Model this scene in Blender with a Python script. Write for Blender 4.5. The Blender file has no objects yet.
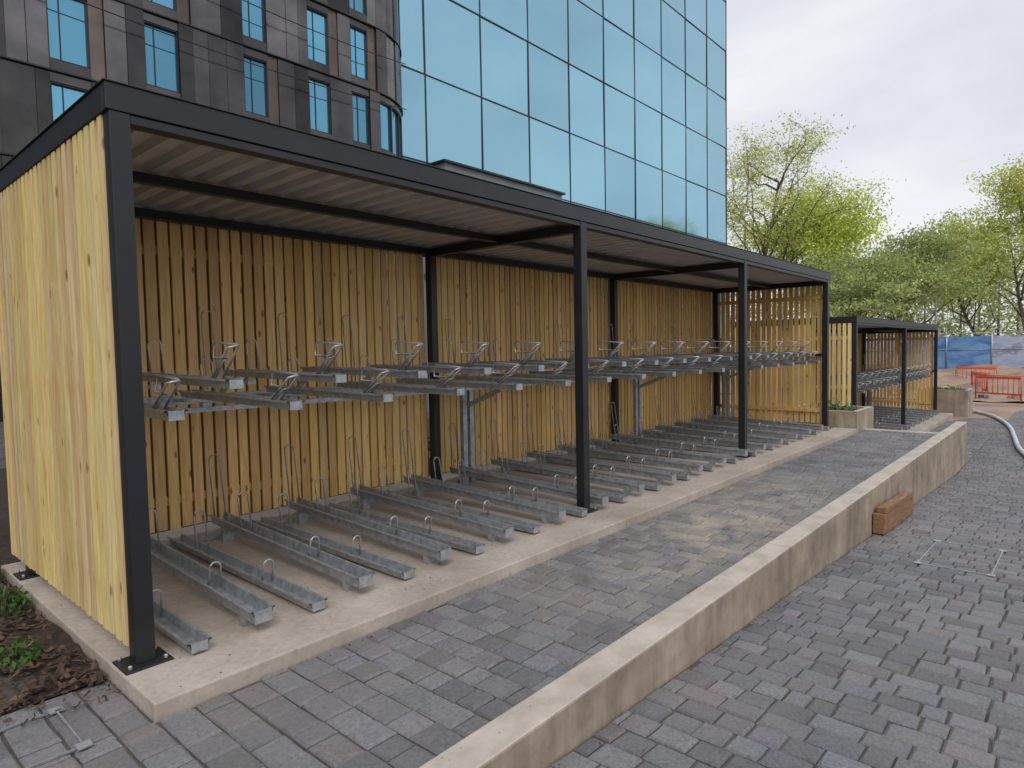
import bpy, math, random
from mathutils import Matrix, Vector
random.seed(7)
R=random.random
def U(a,b): return a+(b-a)*random.random()
scene=bpy.context.scene
# ------------------------------------------------------------ materials
def newmat(name):
    m=bpy.data.materials.new(name); m.use_nodes=True
    nt=m.node_tree; b=nt.nodes['Principled BSDF']; return m,nt,b
def N(nt,t,**k):
    n=nt.nodes.new(t)
    for a,v in k.items():
        if a in n.inputs: n.inputs[a].default_value=v
        else: setattr(n,a,v)
    return n
def ramp(nt,fac,stops):
    r=nt.nodes.new('ShaderNodeValToRGB'); e=r.color_ramp.elements
    e[0].position=stops[0][0]; e[0].color=(*stops[0][1],1)
    e[1].position=stops[-1][0]; e[1].color=(*stops[-1][1],1)
    for p,c in stops[1:-1]:
        x=e.new(p); x.color=(*c,1)
    nt.links.new(fac,r.inputs[0]); return r.outputs[0]
def mix(nt,fac,a,b,mode='MIX'):
    m=nt.nodes.new('ShaderNodeMix'); m.data_type='RGBA'; m.blend_type=mode
    for i,v in ((0,fac),(6,a),(7,b)):
        if isinstance(v,bpy.types.NodeSocket): nt.links.new(v,m.inputs[i])
        elif i==0: m.inputs[0].default_value=v
        else: m.inputs[i].default_value=(*v,1)
    return m.outputs[2]
def coords(nt,scale=(1,1,1)):
    g=nt.nodes.new('ShaderNodeNewGeometry'); mp=nt.nodes.new('ShaderNodeMapping')
    mp.inputs['Scale'].default_value=scale; nt.links.new(g.outputs['Position'],mp.inputs['Vector']); return mp.outputs[0]
def noise(nt,vec,scale,detail=4,rough=.55,dist=0):
    n=N(nt,'ShaderNodeTexNoise',Scale=scale,Detail=detail,Roughness=rough,Distortion=dist)
    nt.links.new(vec,n.inputs['Vector']); return n.outputs['Fac']
def bump(nt,b,h,strength=.3,dist=.01):
    n=N(nt,'ShaderNodeBump',Strength=strength,Distance=dist); nt.links.new(h,n.inputs['Height']); nt.links.new(n.outputs[0],b.inputs['Normal'])
def tone(nt):
    a=nt.nodes.new('ShaderNodeAttribute'); a.attribute_name='tone'; return a.outputs['Color']
def sc(c,k): return tuple(x*k for x in c)
def simple(name,c1,c2,scale=3,rough=.7,metal=0,bs=.2,bd=.005,stretch=(1,1,1),usetone=False,detail=5):
    m,nt,b=newmat(name); v=coords(nt,stretch); n=noise(nt,v,scale,detail)
    col=ramp(nt,n,[(.3,c1),(.7,c2)])
    if usetone: col=mix(nt,1.0,col,tone(nt),'MULTIPLY')
    nt.links.new(col,b.inputs['Base Color']); b.inputs['Roughness'].default_value=rough; b.inputs['Metallic'].default_value=metal
    if bs: bump(nt,b,noise(nt,v,scale*8,3),bs,bd)
    return m
def wood(name,dark,light,knot):
    m,nt,b=newmat(name); v=coords(nt,(14,14,.9)); n=noise(nt,v,2.2,6,.6,.6)
    col=ramp(nt,n,[(.3,dark),(.5,sc(light,.86)),(.72,light)])
    fine=noise(nt,coords(nt,(60,60,1.3)),3,3)
    col=mix(nt,.6,col,ramp(nt,fine,[(.35,(.64,.54,.42)),(.6,(1,1,1))]),'MULTIPLY')
    vo=N(nt,'ShaderNodeTexVoronoi',Scale=1.0); nt.links.new(coords(nt,(9,9,3.2)),vo.inputs['Vector'])
    kn=ramp(nt,vo.outputs['Distance'],[(.07,(1,1,1)),(.15,(0,0,0))])
    col=mix(nt,kn,col,knot)
    col=mix(nt,1.0,col,tone(nt),'MULTIPLY')
    nt.links.new(col,b.inputs['Base Color']); b.inputs['Roughness'].default_value=.6
    bump(nt,b,fine,.15,.003); return m
M={}
M['wood']=wood('pine_slat',(.78,.45,.13),(.96,.66,.27),(.28,.11,.035))
M['woodlit']=wood('pine_slat_lit',(.76,.52,.18),(.96,.77,.38),(.36,.17,.06))  # same pine, colour lifted to paint in daylight on the outer end panel
M['black']=simple('black_powder_coat',(.010,.011,.013),(.016,.017,.020),5,.42,0,.05,.001)
M['galv']=simple('galvanised_steel',(.28,.30,.32),(.46,.49,.52),18,.42,.55,.08,.001,detail=2)
M['galvd']=simple('galvanised_rod',(.30,.31,.32),(.50,.51,.52),18,.38,.6,0)
M['sheet']=simple('corrugated_sheet',(.46,.46,.47),(.58,.58,.59),4,.4,.3,0)
m,nt,b=newmat('pad_concrete'); v=coords(nt)
c=ramp(nt,noise(nt,v,1.1,8,.68),[(.3,(.30,.25,.205)),(.5,(.41,.35,.295)),(.72,(.53,.465,.40))])
c=mix(nt,.4,c,ramp(nt,noise(nt,v,25,4),[(.3,(.55,.55,.55)),(.65,(1,1,1))]),'MULTIPLY')
sp_=N(nt,'ShaderNodeTexVoronoi',Scale=5.0); nt.links.new(v,sp_.inputs['Vector'])
c=mix(nt,ramp(nt,sp_.outputs['Distance'],[(.03,(.5,.5,.5)),(.12,(0,0,0))]),c,(.20,.17,.14))
nt.links.new(c,b.inputs['Base Color']); b.inputs['Roughness'].default_value=.85; bump(nt,b,noise(nt,v,60,3),.2,.003); M['pad']=m
m,nt,b=newmat('wall_concrete'); v=coords(nt)
c=ramp(nt,noise(nt,v,1.6,8,.7),[(.3,(.19,.15,.11)),(.5,(.33,.265,.20)),(.7,(.45,.375,.295))])
st=noise(nt,coords(nt,(6,6,.7)),1.2,5)
c=mix(nt,.5,c,ramp(nt,st,[(.35,(.55,.52,.49)),(.6,(1,1,1))]),'MULTIPLY')
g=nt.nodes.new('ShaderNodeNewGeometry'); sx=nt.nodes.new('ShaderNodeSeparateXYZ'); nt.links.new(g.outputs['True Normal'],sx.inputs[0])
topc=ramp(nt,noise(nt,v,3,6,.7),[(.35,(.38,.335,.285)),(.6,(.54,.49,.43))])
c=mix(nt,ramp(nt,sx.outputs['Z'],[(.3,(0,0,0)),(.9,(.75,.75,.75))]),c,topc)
vo=N(nt,'ShaderNodeTexVoronoi',Scale=14.0); nt.links.new(v,vo.inputs['Vector'])
c=mix(nt,ramp(nt,vo.outputs['Distance'],[(.04,(.7,.7,.7)),(.10,(0,0,0))]),c,(.16,.13,.1))
nt.links.new(c,b.inputs['Base Color']); b.inputs['Roughness'].default_value=.9; bump(nt,b,noise(nt,v,45,4),.35,.004); M['wall']=m
m,nt,b=newmat('block_paving'); v=coords(nt)
c=ramp(nt,noise(nt,v,55,4,.7),[(.3,(.092,.094,.102)),(.7,(.185,.187,.195))])
c=mix(nt,1.0,c,tone(nt),'MULTIPLY')
du=noise(nt,v,.55,6,.65); c=mix(nt,ramp(nt,du,[(.42,(0,0,0)),(.75,(.38,.38,.38))]),c,(.28,.25,.215))
vm=N(nt,'ShaderNodeVectorMath',operation='SUBTRACT'); nt.links.new(v,vm.inputs[0]); vm.inputs[1].default_value=(5.2,-1.25,-.1)
mp=nt.nodes.new('ShaderNodeMapping'); mp.inputs['Scale'].default_value=(.27,1.1,1); nt.links.new(vm.outputs[0],mp.inputs[0])
ln=N(nt,'ShaderNodeVectorMath',operation='LENGTH'); nt.links.new(mp.outputs[0],ln.inputs[0])
msk=ramp(nt,ln.outputs['Value'],[(.2,(1,1,1)),(1.0,(0,0,0))])
sn=ramp(nt,noise(nt,v,2.3,8,.72,.8),[(.40,(0,0,0)),(.7,(.85,.85,.85))])
c=mix(nt,mix(nt,1.0,msk,sn,'MULTIPLY'),c,(.46,.39,.29))
nt.links.new(c,b.inputs['Base Color']); b.inputs['Roughness'].default_value=.8; bump(nt,b,noise(nt,v,90,4,.7),.6,.005); M['paver']=m
M['joint']=simple('joint_sand',(.035,.032,.03),(.12,.105,.085),5,.95,0,.3,.004)
M['soil']=simple('bark_soil',(.018,.012,.009),(.06,.038,.026),14,.95,0,.8,.02)
M['chip']=simple('bark_chip',(.03,.018,.012),(.11,.065,.04),9,.9,0,.3,.003,usetone=True)
M['redsoil']=simple('clay_soil',(.22,.14,.10),(.40,.29,.215),.6,.95,0,.6,.05)
M['ground']=simple('rough_ground',(.10,.09,.06),(.20,.17,.12),.3,.95,0,.4,.03)
M['clad']=simple('bronze_cladding',(.070,.067,.066),(.130,.124,.120),.8,.14,.8,.05,.05,usetone=True)
M['cladlight']=simple('brown_panel',(.10,.075,.065),(.15,.115,.10),1.2,.3,.5,0,usetone=True)
M['frame']=simple('window_frame',(.015,.016,.018),(.025,.026,.028),2,.4,.2,0)
M['grey']=simple('grey_render',(.16,.19,.20),(.22,.25,.26),1.5,.7,0,.1)
M['pipe']=simple('pipe_grey',(.42,.44,.47),(.55,.57,.60),5,.5,0,0)
M['orange']=simple('orange_plastic',(.60,.07,.03),(.72,.12,.05),5,.5,0,0)
m,nt,b=newmat('blue_sheeting'); v=coords(nt,(1,.5,1.2))
c=ramp(nt,noise(nt,v,1.1,5,.6,.5),[(.36,(.07,.18,.42)),(.5,(.13,.28,.55)),(.64,(.20,.36,.62))])
nt.links.new(c,b.inputs['Base Color']); b.inputs['Roughness'].default_value=.6; bump(nt,b,noise(nt,v,2,3),.3,.05); M['blue']=m
m,nt,b=newmat('printed_pale_sheeting'); v=coords(nt,(1,.5,1.2))
c=ramp(nt,noise(nt,v,.9,5,.6,.5),[(.35,(.30,.38,.55)),(.5,(.45,.50,.62)),(.58,(.24,.22,.34)),(.66,(.45,.5,.62))])
nt.links.new(c,b.inputs['Base Color']); b.inputs['Roughness'].default_value=.6; M['pale']=m
M['timber']=simple('brown_timber',(.14,.07,.032),(.31,.165,.08),4,.75,0,.4,.004,stretch=(1,8,12))
M['bark']=simple('tree_bark',(.10,.08,.062),(.19,.155,.125),6,.9,0,.4,.02)
def glassm(name,col,rough,met):
    m,nt,b=newmat(name); v=coords(nt)
    c=mix(nt,1.0,ramp(nt,noise(nt,v,.07,3),[(.3,sc(col,.88)),(.7,col)]),tone(nt),'MULTIPLY')
    nt.links.new(c,b.inputs['Base Color']); b.inputs['Roughness'].default_value=rough; b.inputs['Metallic'].default_value=met
    bump(nt,b,noise(nt,v,.35,1),.12,.1); return m
M['glass']=glassm('reflective_curtain_glass',(.32,.59,.72),.06,.85)
M['winglass']=glassm('window_glass',(.11,.29,.40),.04,.8)
def leafm(name,c1,c2):
    m,nt,b=newmat(name); v=coords(nt)
    c=mix(nt,1.0,ramp(nt,noise(nt,v,.7,3),[(.35,c1),(.65,c2)]),tone(nt),'MULTIPLY')
    nt.links.new(c,b.inputs['Base Color']); b.inputs['Roughness'].default_value=.6
    tr=nt.nodes.new('ShaderNodeBsdfTranslucent'); nt.links.new(c,tr.inputs[0])
    ms=nt.nodes.new('ShaderNodeMixShader'); ms.inputs[0].default_value=.45
    out=nt.nodes['Material Output']; nt.links.new(b.outputs[0],ms.inputs[1]); nt.links.new(tr.outputs[0],ms.inputs[2]); nt.links.new(ms.outputs[0],out.inputs[0])
    return m
M['leafy']=leafm('leaf_spring',(.50,.55,.13),(.66,.69,.20))
M['leafg']=leafm('leaf_green',(.30,.37,.12),(.46,.53,.19))
M['leafb']=leafm('leaf_bright',(.54,.64,.10),(.70,.78,.16))
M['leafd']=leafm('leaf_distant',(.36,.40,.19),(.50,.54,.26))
M['plant']=leafm('bed_plant_leaf',(.05,.13,.02),(.12,.24,.05))
# ------------------------------------------------------------ mesh builder
class MB:
    def __init__(s): s.v=[];s.f=[];s.m=[];s.t=[];s.mats=[];s.sm=[]
    def mi(s,k):
        if k not in s.mats: s.mats.append(k)
        return s.mats.index(k)
    def add(s,vs,fs,mat,t=1.0,smooth=False):
        o=len(s.v); s.v+=vs; i=s.mi(mat); s.t+=[t]*len(vs)
        for f in fs: s.f.append([a+o for a in f]); s.m.append(i); s.sm.append(smooth)
    def box(s,x0,x1,y0,y1,z0,z1,mat,t=1.0):
        s.add([(x0,y0,z0),(x1,y0,z0),(x1,y1,z0),(x0,y1,z0),(x0,y0,z1),(x1,y0,z1),(x1,y1,z1),(x0,y1,z1)],
          [(0,3,2,1),(4,5,6,7),(0,1,5,4),(1,2,6,5),(2,3,7,6),(3,0,4,7)],mat,t)
    def beam(s,p,q,w,h,mat,t=1.0):
        p=Vector(p);q=Vector(q);d=(q-p).normalized()
        a=d.cross(Vector((0,0,1)))
        a=Vector((1,0,0)) if a.length<1e-4 else a.normalized()
        b=a.cross(d); vs=[]
        for c in (p,q):
            for i,j in ((-1,-1),(1,-1),(1,1),(-1,1)): vs.append(tuple(c+a*i*w/2+b*j*h/2))
        s.add(vs,[(3,2,1,0),(4,5,6,7),(0,1,5,4),(1,2,6,5),(2,3,7,6),(3,0,4,7)],mat,t)
    def tube(s,pts,r,mat,n=6,t=1.0,r2=None):
        pts=[Vector(p) for p in pts]; vs=[];fs=[];k=len(pts)
        for i,p in enumerate(pts):
            d=(pts[min(i+1,k-1)]-pts[max(i-1,0)])
            d=d.normalized() if d.length>1e-6 else Vector((0,0,1))
            ref=Vector((0,0,1)) if abs(d.z)<.9 else Vector((1,0,0))
            a=d.cross(ref).normalized(); b=a.cross(d)
            rr=r if r2 is None else r+(r2-r)*i/(k-1)
            for j in range(n):
                an=2*math.pi*j/n; vs.append(tuple(p+a*math.cos(an)*rr+b*math.sin(an)*rr))
        for i in range(k-1):
            for j in range(n):
                fs.append((i*n+j,i*n+(j+1)%n,(i+1)*n+(j+1)%n,(i+1)*n+j))
        fs.append(tuple(range(n))[::-1]); fs.append(tuple((k-1)*n+j for j in range(n)))
        s.add(vs,fs,mat,t,True)
    def obj(s,name,parent=None,bevel=0):
        me=bpy.data.meshes.new(name); me.from_pydata(s.v,[],s.f)
        for k in s.mats: me.materials.append(M[k])
        me.polygons.foreach_set('material_index',s.m); me.polygons.foreach_set('use_smooth',s.sm)
        ca=me.color_attributes.new('tone','FLOAT_COLOR','POINT'); buf=[]
        for t in s.t:
            if isinstance(t,tuple): buf+=[*t,1]
            else: buf+=[t,t,t,1]
        ca.data.foreach_set('color',buf); me.update()
        o=bpy.data.objects.new(name,me); scene.collection.objects.link(o)
        if parent: o.parent=parent
        if bevel:
            bm=o.modifiers.new('bevel','BEVEL'); bm.width=bevel; bm.segments=2; bm.limit_method='ANGLE'
        return o
def empty(name,loc=(0,0,0)):
    e=bpy.data.objects.new(name,None); scene.collection.objects.link(e); e.empty_display_size=.3; return e
# ------------------------------------------------------------ shelter
def shelter(X0,zb,nb,L,H=2.96,D=2.27):
    e=empty('bike_shelter'); XE=X0+nb*L; zt=zb+H
    p=MB()
    for i in range(nb+1):
        x=X0+i*L
        for y in (0,D):
            p.box(x-.05,x+.05,y-.05,y+.05,zb+.012,zt,'black')
            p.box(x-.12,x+.12,y-.11,y+.11,zb,zb+.012,'black')
            for dx in (-.09,.09):
                for dy in (-.08,.08): p.tube([(x+dx,y+dy,zb+.012),(x+dx,y+dy,zb+.034)],.012,'galvd',6)
    p.obj('posts',e,.004)
    r=MB(); a,bx=X0-.066,XE+.14; y0,y1=-.055,2.85
    zf=zt+.002
    r.box(a,bx,y0,y0+.05,zf,zt+.14,'black'); r.box(a,bx,y1-.05,y1,zf,zt+.14,'black')
    r.box(a,a+.05,y0+.051,y1-.051,zf,zt+.138,'black'); r.box(bx-.05,bx,y0+.051,y1-.051,zf,zt+.138,'black')
    r.box(a-.008,bx+.012,y0-.009,y0+.06,zt+.141,zt+.150,'black')
    r.box(a-.010,a+.06,y0+.0605,y1+.02,zt+.142,zt+.149,'black')
    for i in range(nb+1):
        x=X0+i*L; r.box(x-.04,x+.04,.052,D-.052,zt-.10,zt-.003,'black')
    for k in range(nb):
        xa=X0+k*L+.052; xb=X0+(k+1)*L-.052
        r.box(xa,xb,1.05,1.12,zt-.075,zt-.005,'black')
        r.box(xa,xb,D-.045,D+.045,zt-.08,zt-.003,'black')
        r.box(xa,xb,-.045,.045,zt-.05,zt-.003,'black')
    r.obj('roof_frame',e,.003)
    s=MB(); x=a+.052; zs=zt+.012; prof=[]
    while x<bx-.06:
        prof+=[(x,zs),(x+.075,zs),(x+.10,zs+.045),(x+.16,zs+.045),(x+.185,zs)]; x+=.185
    vs=[];fs=[]
    for (px,pz) in prof: vs+=[(px,y0+.052,pz),(px,y1-.052,pz)]
    for i in range(len(prof)-1):
        if prof[i]!=prof[i+1]: fs.append((2*i,2*i+1,2*i+3,2*i+2))
    s.add(vs,fs,'sheet'); s.obj('corrugated_roof',e)
    w=MB()
    def tn():
        k=U(.74,1.08); return (k,k*U(.92,1.05),k*U(.78,1.12))
    for k in range(nb):
        xs=X0+k*L+.03; n=int((L-.06)/.110)
        pitch=(L-.06)/n
        for i in range(n):
            xx=xs+i*pitch; dz=U(-.006,.006); g=U(.019,.027); yo=U(-.002,.003)
            w.box(xx+g/2,xx+pitch-g/2,D+.10+yo,D+.122,zb+.10+dz,zt-.02,'wood',tn())
            for zz in (.35,1.5,2.62):
                w.box(xx+.03,xx+.036,D+.095,D+.1+yo-.0005,zb+zz,zb+zz+.006,'galvd'); w.box(xx+.07,xx+.076,D+.095,D+.1+yo-.0005,zb+zz+.01,zb+zz+.016,'galvd')
        for i in range(n+1):
            xx=xs+(i-.5)*pitch
            if i in (0,n) or R()<.08: continue
            w.box(xx+.014,xx+pitch-.014,D+.166,D+.186,zb+.10,zt-.05,'wood',.45)  # rear layer toned dark so the gaps between slats look shaded
        for zz in (.35,1.5,2.62): w.box(xs,xs+L-.07,D+.1225,D+.165,zb+zz-.03,zb+zz+.05,'wood',.8)
    for (xa,xb,sg) in ((X0-.058,X0-.040,1),(XE+.053,XE+.073,-1)):
        n=25; ys=.056 if sg>0 else -.02; pitch=(2.77-ys)/n
        for i in range(n):
            yy=ys+i*pitch; dz=U(-.006,.006); o=U(0,.0025)
            gp=U(.036,.043) if sg>0 else U(.026,.032)
            w.box(xa+o,xb,yy,yy+pitch-gp,zb+.09+dz,zt-.004,'woodlit' if sg>0 else 'wood',tn())
        for zz in (.35,1.5,2.62):
            if sg>0: w.box(xb+.003,xb+.04,.055,2.2,zb+zz-.03,zb+zz+.05,'wood',.8)
            else: w.box(xa-.04,xa-.003,.055,2.2,zb+zz-.03,zb+zz+.05,'wood',.8)
    w.obj('timber_slats',e)
    q=MB()
    q.box(XE-.03,XE+.008,.052,D-.052,zb+1.45,zb+1.50,'black')
    q.obj('end_rail',e)
    g=MB()
    def channel(x,ya,yb,za,zb2,w=.105,h=.06):
        pr=[(-w/2-.018,h),(-w/2,h),(-w/2+.012,.004),(w/2-.012,.004),(w/2,h),(w/2+.018,h),(w/2+.018,h-.012),(w/2+.004,h-.012),(w/2-.008,-.004),(-w/2+.008,-.004),(-w/2-.004,h-.012),(-w/2-.018,h-.012)]
        vs=[];n=len(pr)
        for (y,z) in ((ya,za),(yb,zb2)):
            for (dx,dz) in pr: vs.append((x+dx,y,z+dz))
        fs=[(i,(i+1)%n,n+(i+1)%n,n+i) for i in range(n)]
        g.add(vs,fs,'galv')
        g.box(x-w/2+.004,x+w/2-.004,ya-.004,ya-.001,za-.004,za+h-.004,'galv')
    def arc(x,y,z,wd,h,r=.009,lean=0):
        pts=[(x-wd/2,y,z)]
        for k in range(7):
            an=math.pi*(1-k/6); pts.append((x+math.cos(an)*wd/2,y+lean,z+h-wd/2+math.sin(an)*wd/2))
        pts.append((x+wd/2,y,z)); g.tube(pts,r,'galvd',6)
    n=int(round((nb*L-.3)/.375)); 
    for i in range(n):
        x=X0+.24+i*.375
        hi=(i%2==1)
        if x>XE-.12: break
        jx=U(-.006,.006)
        if hi:
            channel(x,-.16+jx,2.12,zb+.065,zb+.15,.12,.078)
            g.box(x-.05,x+.05,.0,.05,zb+.002,zb+.066,'galv'); g.box(x-.05,x+.05,1.9,1.95,zb+.002,zb+.135,'galv')
        else:
            channel(x,-.16+jx,2.12,zb+.02,zb+.05,.10,.055)
        zc=zb+(.13 if hi else .05)
        arc(x,.50,zc,.075,.17,.007,-.03); arc(x,1.55,zc+.02,.09,.34,.007,.05)
        if hi: arc(x,2.05,zc+.02,.10,.62,.007,.08)
        zu=zb+(1.475 if hi else 1.315)
        ya=.06 if hi else .02
        channel(x,ya,1.75,zu,zu+.03,.095,.055)
        g.box(x-.035,x+.035,1.35,1.42,zu-.04,zu-.005,'galv')
        hh=.27 if hi else .23
        g.tube([(x+.035,ya+.26,zu+.05),(x+.035,ya+.02,zu+hh-.01),(x+.03,ya+.035,zu+hh),(x+.03,ya+.34,zu+hh+.02),(x+.03,ya+.36,zu+hh),(x+.02,ya+.34,zu+hh-.08),(x-.02,ya+.06,zu+hh-.09),(x-.03,ya+.10,zu+hh-.1),(x-.035,ya+.22,zu+.05)],.008,'galvd')
        g.tube([(x-.035,ya+.26,zu+.05),(x-.035,ya+.02,zu+hh-.02),(x+.03,ya+.02,zu+hh-.005)],.008,'galvd')
        arc(x,1.3,zu+.04,.09,.30,.006,.04)
        if hi: arc(x,2.1,zu-.1,.10,.72,.006,.06)
        g.beam((x,1.70,zu+.0),(x,2.02,zb+1.30),.04,.03,'galv')
    xa=X0+.1; xb=XE-.1
    g.box(xa,xb,1.98,2.05,zb+1.26,zb+1.34,'galv')
    g.box(xa,xb,1.36,1.41,zb+1.235,zb+1.272,'galv')
    g.box(xa,xb,2.06,2.11,zb+.005,zb+.045,'galv')
    legs=[X0+L*k+.22 for k in range(1,nb)]+[XE-.2]
    for lx in legs:
        for d in (0,.12):
            g.box(lx+d,lx+d+.07,1.98,2.04,zb+.012,zb+1.259,'galv')
            g.box(lx+d-.02,lx+d+.09,1.94,2.08,zb,zb+.011,'galv')
        g.beam((lx+.095,1.97,zb+1.0),(lx+.095,1.4,zb+1.22),.05,.05,'galv')
    g.obj('two_tier_bike_rack',None)
    return e
shelter(0,0,3,4.2)
shelter(14.8,-.80,2,5.4)
# ------------------------------------------------------------ slabs
s=MB()
for (a,b_) in ((-.13,4.195),(4.2,8.395),(8.4,12.85)): s.box(a,b_,-.52,2.75,-.45,0,'pad')
s.obj('concrete_pad',None,.010)
s=MB(); s.box(14.6,25.9,-.5,2.75,-1.2,-.80,'pad'); s.obj('concrete_pad',None,.012)
# ------------------------------------------------------------ pavements
ZL=-.93
def zr(x): return -.08 if x<-2.6 else (ZL if x>14 else -.08-(x+2.6)*.85/16.6)
def blocks(x0,x1,y0,y1,zf,name,inside=None,cw=.172):
    s=MB(); x=x0; g=.005; ch=.012
    while x<x1-.03:
        xe=min(x+cw,x1); y=y0-U(0,.1)
        while y<y1:
            l=random.choice((.13,.172,.172,.172,.215,.215,.25)); ya=max(y,y0); yb=min(y+l,y1); y+=l
            if yb-ya<.035: continue
            if inside and not inside((x+xe)/2,(ya+yb)/2): continue
            k=U(.72,1.22); wr=U(.97,1.03) if R()<.88 else U(1.05,1.14); t=(k*wr,k,k*U(.96,1.05)); dz=U(-.0035,.0035)
            a0,a1,b0,b1=x+g,xe-g,ya+g,yb-g
            j=lambda:U(-.004,.004)
            za=zf(x)+dz; zb_=zf(xe)+dz; vs=[]
            for (px,py) in ((a0,b0),(a1,b0),(a1,b1),(a0,b1)):
                vs.append((px,py,(za if px==a0 else zb_)-.04))
            for (px,py) in ((a0,b0),(a1,b0),(a1,b1),(a0,b1)):
                vs.append((px+j(),py+j(),(za if px==a0 else zb_)-ch))
            for (px,py,qx,qy) in ((a0,b0,1,1),(a1,b0,-1,1),(a1,b1,-1,-1),(a0,b1,1,-1)):
                vs.append((px+qx*ch+j(),py+qy*ch+j(),(za if px==a0 else zb_)+U(-.0015,.0015)))
            fs=[(8,9,10,11)]
            for q in range(4):
                w=(q+1)%4; fs+=[(q,w,4+w,4+q),(4+q,4+w,8+w,8+q)]
            s.add(vs,fs,'paver',t)
        x+=cw
    return s.obj(name)
WY0,WY1=-2.01,-1.81
blocks(-7,13.42,WY1+.005,-.522,lambda x:-.08,'path_paving')
blocks(-7,-.135,-.52,.12,lambda x:-.08,'path_paving')
blocks(-6,32,-7.0,WY0-.005,zr,'pavement',lambda x,y: x<24.5+(-.6-y)*3.2)
blocks(15.72,26,WY0-.005,-.505,lambda x:ZL,'pavement',lambda x,y: x<24.5+(-.6-y)*3.2)
blocks(13.66,15.70,WY1+.005,-.505,lambda x:ZL,'pavement')
s=MB(); s.box(-40,13.4,-1.83,60,-1.2,-.097,'joint'); s.obj('terrace_ground')
s=MB()
xs=[-60,-2.6,14.0]
vs=[]
for x in xs: vs+=[(x,-60,zr(x)-.018),(x,-1.93,zr(x)-.018)]
s.add(vs,[(0,2,3,1),(2,4,5,3)],'joint')
zz=ZL-.018
s.add([(14.0,-60,zz),(33,-60,zz),(33,-1.93,zz),(14.0,-1.93,zz)],[(0,1,2,3)],'joint')
s.add([(13.4,-1.929,zz),(33,-1.929,zz),(33,8,zz),(13.4,8,zz)],[(0,1,2,3)],'joint'); s.obj('pavement_bedding')
s=MB(); s.add([(-800,-800,-.99),(1200,-800,-.99),(1200,1200,-.99),(-800,1200,-.99)],[(0,1,2,3)],'ground'); s.obj('ground')
s=MB(); s.box(13.425,13.65,-1.806,-.0,-1.1,-.072,'pad')
s.box(13.651,14.0,-1.804,-.56,-1.1,-.36,'pad'); s.box(14.001,14.35,-1.804,-.56,-1.1,-.64,'pad'); s.obj('concrete_steps',None,.01)
s=MB()
for (a,b_) in ((-2.5,4.397),(4.4,9.997),(10.0,15.7)): s.box(a,b_,WY0,WY1,-1.15,-.05,'wall')
s.obj('low_concrete_wall',None,.012)
def leaf(l,c,s,mat,t):
    a=Vector((random.gauss(0,1),random.gauss(0,1),random.gauss(0,1))).normalized()
    b=a.cross(Vector((random.gauss(0,1),random.gauss(0,1),random.gauss(0,1)))).normalized()
    l.add([tuple(c-a*s),tuple(c+b*s*.5),tuple(c+a*s),tuple(c-b*s*.5)],[(0,1,2,3)],mat,t)
def planter(x0,x1,y0,y1,z0,z1):
    e=empty('concrete_planter'); s=MB(); t=.1
    s.box(x0,x1,y0,y0+t,z0,z1,'wall'); s.box(x0,x1,y1-t,y1,z0,z1,'wall')
    s.box(x0+.001,x0+t,y0+t+.001,y1-t-.001,z0,z1-.002,'wall'); s.box(x1-t,x1-.001,y0+t+.001,y1-t-.001,z0,z1-.002,'wall')
    s.box(x0+t,x1-t,y0+t,y1-t,z0,z1-.06,'soil'); s.obj('planter_box',e)
    l=MB()
    for i in range(260):
        cx,cy=random.choice(((x0+.45,y0+.3),(x0+.7,y0+.6),(x1-.4,y1-.5)))
        leaf(l,Vector((cx+random.gauss(0,.12),cy+random.gauss(0,.12),z1-.06+abs(random.gauss(0,.08)))),U(.02,.05),'plant',U(.6,1.4))
    l.obj('planter_plants',e)
planter(12.95,14.3,-.50,.9,-1.0,.33)
planter(26.1,27.4,-.9,.6,-1.0,.0)
s=MB()
s.beam((7.25,-2.085,zr(7.25)+.13),(8.95,-2.085,zr(8.95)+.13),.13,.24,'timber'); s.beam((7.32,-2.10,zr(7.32)+.285),(8.88,-2.10,zr(8.88)+.285),.11,.07,'timber')
s.obj('timber_baulk',None,.01)
def cover(x0,x1,y0,y1,zf,w=.012):
    s=MB()
    s.beam((x0,y0,zf(x0)+.003),(x1,y0,zf(x1)+.003),w,.01,'galv'); s.beam((x0,y1,zf(x0)+.003),(x1,y1,zf(x1)+.003),w,.01,'galv')
    s.beam((x0,y0,zf(x0)+.0035),(x0,y1,zf(x0)+.0035),w,.01,'galv'); s.beam((x1,y0,zf(x1)+.0035),(x1,y1,zf(x1)+.0035),w,.01,'galv')
    for cx in (x0,x1):
        for cy in (y0,y1): s.box(cx-.03,cx+.03,cy-.03,cy+.03,zf(cx)+.004,zf(cx)+.0095,'galv')
    s.obj('manhole_cover_frame')
cover(6.2,7.4,-3.25,-2.65,zr,.010)
cover(-.95,-.42,-.5,-.05,lambda x:-.078,.008)
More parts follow.
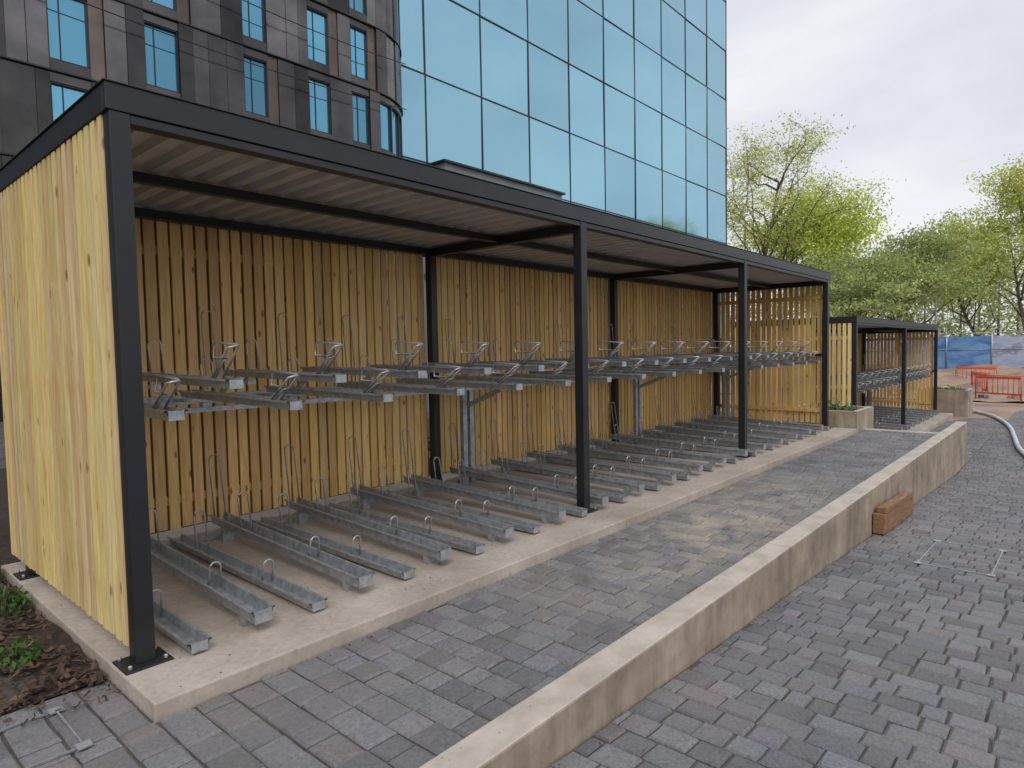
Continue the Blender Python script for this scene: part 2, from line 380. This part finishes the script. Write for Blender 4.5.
# planting bed
s=MB(); nx,ny=60,70; vs=[];fs=[]
for i in range(nx+1):
    for j in range(ny+1):
        x=-6+5.86*i/nx; y=.13+9*(j/ny)**1.3
        vs.append((x,y,-.085+.05*math.sin(x*3.1+y*1.7)*math.sin(y*2.3)*min(1,(y-.13)*3)+U(-.01,.012)))
for i in range(nx):
    for j in range(ny): a=i*(ny+1)+j; fs.append((a,a+ny+1,a+ny+2,a+1))
s.add(vs,fs,'soil')
s.box(-.14,13.3,2.76,9,-.2,-.04,'soil')
for i in range(4800):
    x=U(-2.2,-.15);y=U(.10,3.4) if i<4500 else U(-.15,.13); c=Vector((x,y,-.07+.02*R())); a=U(0,3.14); L_=U(.012,.035)*(1 if i<4500 else .5); wd=U(.006,.014)*(1 if i<4500 else .5)
    d=Vector((math.cos(a),math.sin(a),U(-.5,.5)))*L_; n_=Vector((-math.sin(a),math.cos(a),U(-.3,.3)))*wd
    s.add([tuple(c-d-n_),tuple(c+d-n_),tuple(c+d+n_+Vector((0,0,.008))),tuple(c-d+n_)],[(0,1,2,3)],'chip',U(.4,1.6))
s.obj('planting_bed')
s=MB()
for i in range(700):
    if R()<.5: x,y,z=U(-.1,9),U(-.5,1.8),.001
    elif R()<.5: x,y,z=U(-.5,10),-.54-abs(random.gauss(0,.05)),-.078
    else: x=U(.8,12); y=WY0-.02-abs(random.gauss(0,.04)); z=zr(x)+.002
    q=U(.002,.008); a=U(0,3); c_,s_=math.cos(a)*q,math.sin(a)*q
    s.add([(x-c_,y-s_,z),(x+s_,y-c_,z),(x+c_,y+s_,z),(x-s_,y+c_,z),(x,y,z+q*.9)],[(0,1,4),(1,2,4),(2,3,4),(3,0,4)],'chip',U(.5,3.5))
s.obj('scattered_debris')
def shrub(cx,cy,z,r,h,n,ls,mat='plant'):
    l=MB()
    for k in range(12):
        a=U(0,6.28); q=Vector((cx+math.cos(a)*r*.8*R(),cy+math.sin(a)*r*.8*R(),z+h*U(.4,1)))
        l.tube([(cx,cy,z-.03),tuple((Vector((cx,cy,z))+q)/2+Vector((0,0,h*.1))),tuple(q)],.006,'bark',4)
    for k in range(n):
        a=U(0,6.28); rr=r*math.sqrt(R()); hh=h*math.sqrt(max(0,1-(rr/r)**2))*U(.2,1)
        leaf(l,Vector((cx+math.cos(a)*rr,cy+math.sin(a)*rr,z+hh)),ls*U(.6,1.3),mat,U(.5,1.5))
    l.obj('low_shrub')
for (x,y,r,h,n) in ((-.42,.75,.13,.12,160),(-.62,1.25,.2,.16,260),(-.30,1.7,.15,.2,200),(-.8,2.0,.25,.2,280),(-.35,2.6,.2,.25,260),(-1.1,.7,.18,.15,160)):
    shrub(x,y,-.07,r,h,n,.026)
for i in range(14): shrub(.6+i*.9+U(-.2,.2),U(3.3,3.9),-.04,.35,.55,300,.04)
# ------------------------------------------------------------ dark building with rounded corner
e=empty('dark_clad_apartment_building')
XS,YF,RC=16.6,19.65,3.2; ARC=RC*math.pi/2
def P(s,off):
    if s<=XS: return (s,YF-off)
    if s<=XS+ARC:
        a=(s-XS)/RC; return (XS+math.sin(a)*(RC+off),YF+RC-math.cos(a)*(RC+off))
    return (XS+RC+off,YF+RC+(s-XS-ARC))
def pslab(b,s0,s1,z0,z1,off,th,mat,t=1.0):
    n=max(1,int(math.ceil((s1-s0)/.4))) if s1>XS and s0<XS+ARC else 1
    for k in range(n):
        a=s0+(s1-s0)*k/n; c=s0+(s1-s0)*(k+1)/n
        A=P(a,off);B=P(c,off);A2=P(a,off-th);B2=P(c,off-th)
        b.add([(*A,z0),(*B,z0),(*B2,z0),(*A2,z0),(*A,z1),(*B,z1),(*B2,z1),(*A2,z1)],[(0,3,2,1),(4,5,6,7),(0,1,5,4),(1,2,6,5),(2,3,7,6),(3,0,4,7)],mat,t)
cl=MB(); wn=MB(); fr=MB()
wins=[(-8.8,-7.8),(-6.0,-5.0),(-2.2,-1.2),(1.3,2.4),(4.6,5.7),(7.3,8.4),(10.7,11.65),(13.4,14.4),(15.45,16.35)]
ST=2.76
SE=XS+ARC+1
for k in range(-4,7):
    top=12.85+ST*k; sill=top-2.1; z0=sill-.36; z1=z0+ST
    s=-26.0; wl=list(wins)
    if k in (0,-1): wl=wl+[(16.9,21.3)]
    while s<SE:
        nxt=[w for w in wl if w[0]>=s-1e-6]
        lim=nxt[0][0] if nxt else SE
        if lim-s<1e-3:
            w=nxt[0]
            big=w[1]-w[0]>2
            nn=5 if big else 1
            for q in range(nn):
                a=w[0]+(w[1]-w[0])*q/nn; c=w[0]+(w[1]-w[0])*(q+1)/nn
                pslab(wn,a+.04,c-.04,sill+.05,top-.05,-.13,.02,'winglass',U(.8,1.6))
                pslab(fr,a,a+.04,sill,top,-.03,.16,'frame'); pslab(fr,c-.04,c,sill,top,-.03,.16,'frame')
                pslab(fr,a+.041,c-.041,sill,sill+.05,-.03,.16,'frame'); pslab(fr,a+.041,c-.041,top-.05,top,-.03,.16,'frame')
                if not big: pslab(fr,a+.33,a+.36,sill+.051,top-.051,-.10,.05,'frame')
            pslab(cl,w[0],w[1],z0+.04,sill,.0,.14,'clad',U(.7,1.2)); pslab(cl,w[0],w[1],top,z1,.0,.14,'clad',U(.7,1.2))
            s=w[1]
            if not big and (int(w[0])+k)%2==0:
                pslab(cl,s+.01,s+.42,z0+.04,z1,-.04,.1,'cladlight',U(.7,1.3)); s+=.43
            continue
        wd=min(U(.45,.95),lim-s)
        if lim-s-wd<.3: wd=lim-s
        pslab(cl,s+.006,s+wd-.006,z0+.045,z1,random.choice((0,.0,.03,.05)),.14,'clad',random.choice((U(.4,.7),U(.7,1.1),U(1.1,1.7)))); s+=wd
    pslab(fr,-26,XS,z0-.01,z0+.035,.09,.2,'frame'); pslab(fr,XS,SE,z0-.01,z0+.035,.09,.2,'frame')
pslab(cl,-26,SE,-.9,1.0,-.18,.3,'clad',.6)
core=MB(); core.box(-26,XS,YF+.2,YF+25,-1,31.2,'clad',.5)
core.tube([(XS,YF+RC,-1),(XS,YF+RC,31.2)],RC-.2,'clad',32,.5)
cl.obj('cladding',e); wn.obj('windows',e); fr.obj('window_frames',e); core.obj('core_walls',e)
cb=MB()
for (za,zb2,sg) in ((13.2,12.6,.5),(16.4,14.6,.8)):
    pts=[]
    for i in range(25):
        t=i/24; pts.append((-2+20*t,YF-.5,za+(zb2-za)*t-4*sg*t*(1-t)))
    cb.tube(pts,.02,'frame',5)
cb.obj('facade_cables',e)
# ------------------------------------------------------------ glass tower
e=empty('glass_office_tower'); gl=MB(); mu=MB()
PW=4.07; GX=57.55; GY=21.15; ph=4.36; GL=19.35
for face in (0,1):
    for i in range(10 if face==0 else 6):
        for k in range(-3,8):
            z0=15.6+ph*k; z1=z0+ph
            t=U(.92,1.05); ti=[U(-.02,.02) for _ in range(4)]
            if face==0:
                xa=max(GX-PW*(i+1),GL-.03); xb=GX-PW*i
                gl.add([(xa+.03,GY+ti[0],z0+.03),(xb-.03,GY+ti[1],z0+.03),(xb-.03,GY+ti[2],z1-.03),(xa+.03,GY+ti[3],z1-.03)],[(0,1,2,3)],'glass',t)
            else:
                ya=GY+PW*i; yb=ya+PW
                gl.add([(GX+ti[0],ya+.03,z0+.03),(GX+ti[1],yb-.03,z0+.03),(GX+ti[2],yb-.03,z1-.03),(GX+ti[3],ya+.03,z1-.03)],[(0,1,2,3)],'glass',t)
core=MB(); core.box(GL+.6,GX-.08,GY+.08,GY+25,-1,50.4,'frame'); core.obj('core_walls',e)
for k in range(-3,9):
    z=15.6+ph*k; mu.box(GL,GX+.03,GY-.04,GY+.04,z-.032,z+.032,'frame'); mu.box(GX-.03,GX+.035,GY+.041,GY+25,z-.032,z+.032,'frame')
for i in range(0,10):
    x=GX-PW*i
    if x>GL: mu.box(x-.028,x+.028,GY-.045,GY+.045,2,50.4,'frame')
for i in range(1,6): mu.box(GX-.03,GX+.04,GY+PW*i-.03,GY+PW*i+.03,2,50.4,'frame')
gl.obj('glazing',e); mu.obj('mullions',e)
e=empty('low_grey_building'); s=MB()
s.box(11.7,17.4,10,14.5,-1,6.75,'grey'); s.obj('walls',e)
s=MB(); s.box(11.6,17.5,9.9,14.6,6.751,6.85,'frame'); s.box(11.75,17.35,10.05,14.4,6.851,7.15,'grey'); s.box(11.65,17.45,9.95,14.5,7.151,7.21,'frame'); s.obj('parapet',e)
s=MB()
for i in range(5): s.box(12.1+i*1.05,12.9+i*1.05,9.95,9.999,2.5,4.5,'winglass'); 
s.obj('windows',e)
# ------------------------------------------------------------ trees
def tree(name,x,y,h,cr,cz0,leafmat,nleaf,ls,seed,tr=.2,spread=1.0,flat=1.0,z0=-.97,nl=16):
    random.seed(seed); l=MB(); e=empty(name)
    tips=[]
    def limb(p,q,r0,r1,lev):
        p=Vector(p);q=Vector(q); n=4 if lev<2 else 3; pts=[p]; L=(q-p).length
        for i in range(1,n+1):
            t=i/n; w=Vector((random.gauss(0,1),random.gauss(0,1),random.gauss(0,.6)))*L*.05*(1 if i<n else 0)
            pts.append(p.lerp(q,t)+w)
        l.tube([tuple(a) for a in pts],r0,'bark',7 if lev==0 else 5 if lev==1 else 3,1,r1); return pts
    top=Vector((x+U(-.8,.8),y+U(-.8,.8),z0+h*.74)); tk=limb((x,y,z0),top,tr,tr*.3,0)
    cc=Vector((x,y,z0+(h+cz0)/2)); ch=(h-cz0)/2
    for i in range(nl):
        t=U(.22,1.0); k=t*(len(tk)-1.001); a=tk[int(k)].lerp(tk[min(int(k)+1,len(tk)-1)],k-int(k))
        an=i*2.4+U(-.4,.4); el=U(-.25,1.35)
        ex=cc+Vector((math.cos(an)*cr*math.cos(el)*U(.65,1),math.sin(an)*cr*math.cos(el)*U(.65,1),math.sin(el)*ch*U(.8,1)))
        if ex.z<a.z: a=Vector(tk[0]).lerp(tk[-1],max(.18,(ex.z-z0)/h*.75))
        pts=limb(a,ex,tr*.38,tr*.06,1); tips.append(ex)
        for j in range(6):
            b=pts[random.randint(1,len(pts)-2)].lerp(pts[-1],R()*.8)
            d=Vector((random.gauss(0,1),random.gauss(0,1),random.gauss(.3,.6)*flat)).normalized()*cr*U(.2,.42)
            pt=limb(b,b+d,tr*.12,tr*.03,2); tips.append(b+d); tips.append(b+d*.6)
            for m_ in range(3):
                d2=Vector((random.gauss(0,1),random.gauss(0,1),random.gauss(.2,.6)*flat)).normalized()*cr*U(.1,.2)
                c_=b+d*U(.4,1); limb(c_,c_+d2,tr*.05,tr*.02,2); tips.append(c_+d2)
    l.obj('trunk_and_branches',e)
    f=MB(); per=max(1,nleaf//len(tips))
    for tp in tips:
        tn=U(.65,1.25)
        for i in range(per):
            c=tp+Vector((random.gauss(0,1),random.gauss(0,1),random.gauss(0,.75*flat)))*cr*.075*spread
            leaf(f,c,ls*U(.6,1.3),leafmat,tn*U(.8,1.2))
    f.obj('foliage',e)
def pol(a,Rg): a=math.radians(a); return -1.246+Rg*math.cos(a),-3.85+Rg*math.sin(a)
x,y=pol(18.9,96); tree('spring_tree',x,y,33.5,10.8,11,'leafy',14000,.17,3,.42,.95,nl=22)
x,y=pol(16.2,101); tree('bright_green_tree',x,y,24.5,9.3,4,'leafb',24000,.23,5,.34,1.6)
x,y=pol(10.0,62); tree('spreading_green_tree',x,y,12.2,6.6,4.2,'leafg',15000,.14,8,.25,1.3,.5)
x,y=pol(13.3,56); tree('spreading_green_tree',x,y,9.2,4.4,2.4,'leafg',9500,.13,18,.2,1.3,.5)
x,y=pol(3.2,84); tree('spring_tree',x,y,20.5,6.6,5,'leafy',15000,.16,11,.22,1.2)
x,y=pol(6.4,88); tree('bright_green_tree',x,y,17,6.0,4,'leafy',14000,.17,14,.22,1.4)
random.seed(21)
d=MB(); tr_=MB()
for i in range(34):
    a=-12+i*1.1; Rg=U(112,135); x,y=pol(a,Rg); h=U(11,16)
    tr_.tube([(x,y,-1),(x+.3,y,h*.7)],.25,'bark',6,1,.08)
    for k in range(26):
        c=Vector((x+random.gauss(0,2.3),y+random.gauss(0,2.3),U(.12,1)*h)); t=U(.6,1.3)
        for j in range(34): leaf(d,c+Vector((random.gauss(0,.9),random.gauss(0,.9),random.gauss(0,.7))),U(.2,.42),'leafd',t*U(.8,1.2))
for i in range(6000):
    a=U(-10,24); Rg=U(95,103); x,y=pol(a,Rg); leaf(d,Vector((x,y,-1+abs(random.gauss(0,1.8)))),U(.2,.4),'leafg',U(.6,1.5))
o=d.obj('distant_trees'); 
t_=tr_.obj('distant_trunks',o)
# ------------------------------------------------------------ construction site
e=empty('blue_site_hoarding'); s=MB(); f=MB()
x=72.0; y=-8.0; i=0
while y<22:
    s.box(x,x+.04,y+.03,y+3.4,-.85,2.25+U(-.04,.04),('blue','blue','pale')[i%3])
    f.tube([(x-.05,y,-.97),(x-.05,y,2.6)],.06,'galvd',6)
    f.tube([(x-.05,y,2.5),(x-.05,y+3.43,2.5)],.04,'galvd',5); f.tube([(x-.05,y,1.0),(x-.05,y+3.43,1.0)],.025,'galvd',5); f.box(x-.5,x+.3,y-.1,y+.12,-.97,-.8,'grey')
    y+=3.45; i+=1
s.obj('sheeting',e); f.obj('frames',e)
s=MB(); nx,ny=90,80; vs=[];fs=[]
random.seed(4); bl=[(U(38,66),U(-9,10),U(.8,2.8),U(.2,.8)) for _ in range(34)]
for i in range(nx+1):
    for j in range(ny+1):
        x=33.2+37*i/nx; y=-14+30*j/ny; z=-.93+U(0,.08)
        for (a,b_,r_,h_) in bl: z+=h_*math.exp(-((x-a)**2+(y-b_)**2)/r_**2)
        vs.append((x,y,z))
for i in range(nx):
    for j in range(ny): a=i*(ny+1)+j; fs.append((a,a+ny+1,a+ny+2,a+1))
s.add(vs,fs,'redsoil')
for i in range(260):
    x=U(34,60);y=U(-6,5);q=U(.06,.22); s.beam((x,y,-.85),(x+q*U(-1,1),y+q*U(-1,1),-.85+q),q*1.4,q,random.choice(('redsoil','redsoil','grey')))
s.obj('clay_mounds')
s=MB(); s.add([(24,-14,ZL-.012),(33.3,-14,ZL-.012),(33.3,16,ZL-.012),(24,16,ZL-.012)],[(0,1,2,3)],'redsoil'); s.obj('clay_ground')
def barrier(x,y,ang):
    s=MB(); c,sn_=math.cos(ang),math.sin(ang)
    q=lambda u,z:(x+u*c,y+u*sn_,z)
    s.tube([q(-1,-.9),q(-1,.2),q(1,.2),q(1,-.9)],.035,'orange',6)
    s.beam(q(-.96,.10),q(.96,.10),.03,.10,'orange'); s.beam(q(-.96,-.6),q(.96,-.6),.03,.08,'orange')
    for k in range(9): s.tube([q(-.9+k*.225,-.6),q(-.9+k*.225,.1)],.016,'orange',4)
    s.beam(q(-1.0,-.89),q(-1.0,-.885),.5,.03,'grey'); s.obj('orange_safety_barrier')
barrier(34.0,-1.1,1.0); barrier(37.5,-.1,.4); barrier(46,.9,1.5)
s=MB(); ctrl=[(30,.5),(29.2,.0),(27.2,-1.25),(25,-1.9),(22.7,-2.3),(20.3,-2.55),(17.6,-2.86),(14.5,-3.6),(12,-5)]
pts=[]
for i in range(1,len(ctrl)-2):
    for k in range(6):
        t=k/6; p=[]
        for ax in (0,1):
            a,b_,c_,d_=ctrl[i-1][ax],ctrl[i][ax],ctrl[i+1][ax],ctrl[i+2][ax]
            p.append(.5*((2*b_)+(-a+c_)*t+(2*a-5*b_+4*c_-d_)*t*t+(-a+3*b_-3*c_+d_)*t**3))
        pts.append((p[0],p[1],zr(p[0])+.055))
s.tube(pts,.055,'pipe',8); s.obj('drainage_hose')
s=MB(); x,y=pol(8.2,60); s.tube([(x,y,-1),(x,y,5.6)],.07,'galvd',8,1,.045); s.tube([(x,y,5.6),(x,y-.5,5.7)],.03,'galvd',6); s.box(x-.12,x+.12,y-.95,y-.45,5.66,5.76,'grey'); s.obj('street_lamp')
# ------------------------------------------------------------ camera
cam=bpy.data.cameras.new('camera'); co=bpy.data.objects.new('camera',cam); scene.collection.objects.link(co); scene.camera=co
yaw,pitch,roll=.7233,-.0508,-.0192
f=Vector((math.cos(pitch)*math.cos(yaw),math.cos(pitch)*math.sin(yaw),math.sin(pitch)))
r=Vector((math.sin(yaw),-math.cos(yaw),0)); u=r.cross(f)
r2=r*math.cos(roll)+u*math.sin(roll); u2=-r*math.sin(roll)+u*math.cos(roll)
mt=Matrix((( r2.x,u2.x,-f.x,-1.2463),(r2.y,u2.y,-f.y,-3.8518),(r2.z,u2.z,-f.z,1.6694),(0,0,0,1)))
co.matrix_world=mt; cam.sensor_width=36; cam.lens=646.38/1024*36; cam.clip_end=3000; cam.clip_start=.05
# ------------------------------------------------------------ light
w=bpy.data.worlds.new('World'); scene.world=w; w.use_nodes=True; nt=w.node_tree; bg=nt.nodes['Background']
EL,AZ=math.radians(48),math.atan2(-.75,-.66)
sky=nt.nodes.new('ShaderNodeTexSky'); sky.sky_type='NISHITA'; sky.sun_disc=False; sky.sun_elevation=EL; sky.sun_rotation=math.pi/2-AZ; sky.dust_density=3
tc=nt.nodes.new('ShaderNodeTexCoord'); mp=nt.nodes.new('ShaderNodeMapping'); mp.inputs['Scale'].default_value=(1,1,2.6); nt.links.new(tc.outputs['Generated'],mp.inputs[0])
n=noise(nt,mp.outputs[0],2.2,6,.55,.3)
cl_=ramp(nt,n,[(.3,(7.2,7.35,8.1)),(.5,(8.6,8.7,9.3)),(.72,(10.3,10.3,10.5))])
sp=nt.nodes.new('ShaderNodeSeparateXYZ'); nt.links.new(tc.outputs['Generated'],sp.inputs[0])
el=ramp(nt,sp.outputs['Z'],[(.0,(.99,.99,.99)),(.45,(1.0,1.0,1.0)),(1,(1.6,1.6,1.62))])
cl_=mix(nt,1.0,cl_,el,'MULTIPLY')
fin=mix(nt,.9,sky.outputs[0],cl_); nt.links.new(fin,bg.inputs[0]); bg.inputs[1].default_value=.1
sun=bpy.data.lights.new('sun','SUN'); sun.energy=1.25; sun.angle=math.radians(32); sun.color=(1,.97,.93)
so=bpy.data.objects.new('sun',sun); scene.collection.objects.link(so)
dv=Vector((math.cos(AZ)*math.cos(EL),math.sin(AZ)*math.cos(EL),math.sin(EL)))
so.rotation_euler=dv.to_track_quat('Z','Y').to_euler()
scene.view_settings.view_transform='Standard'; scene.view_settings.look='None'; scene.view_settings.exposure=0
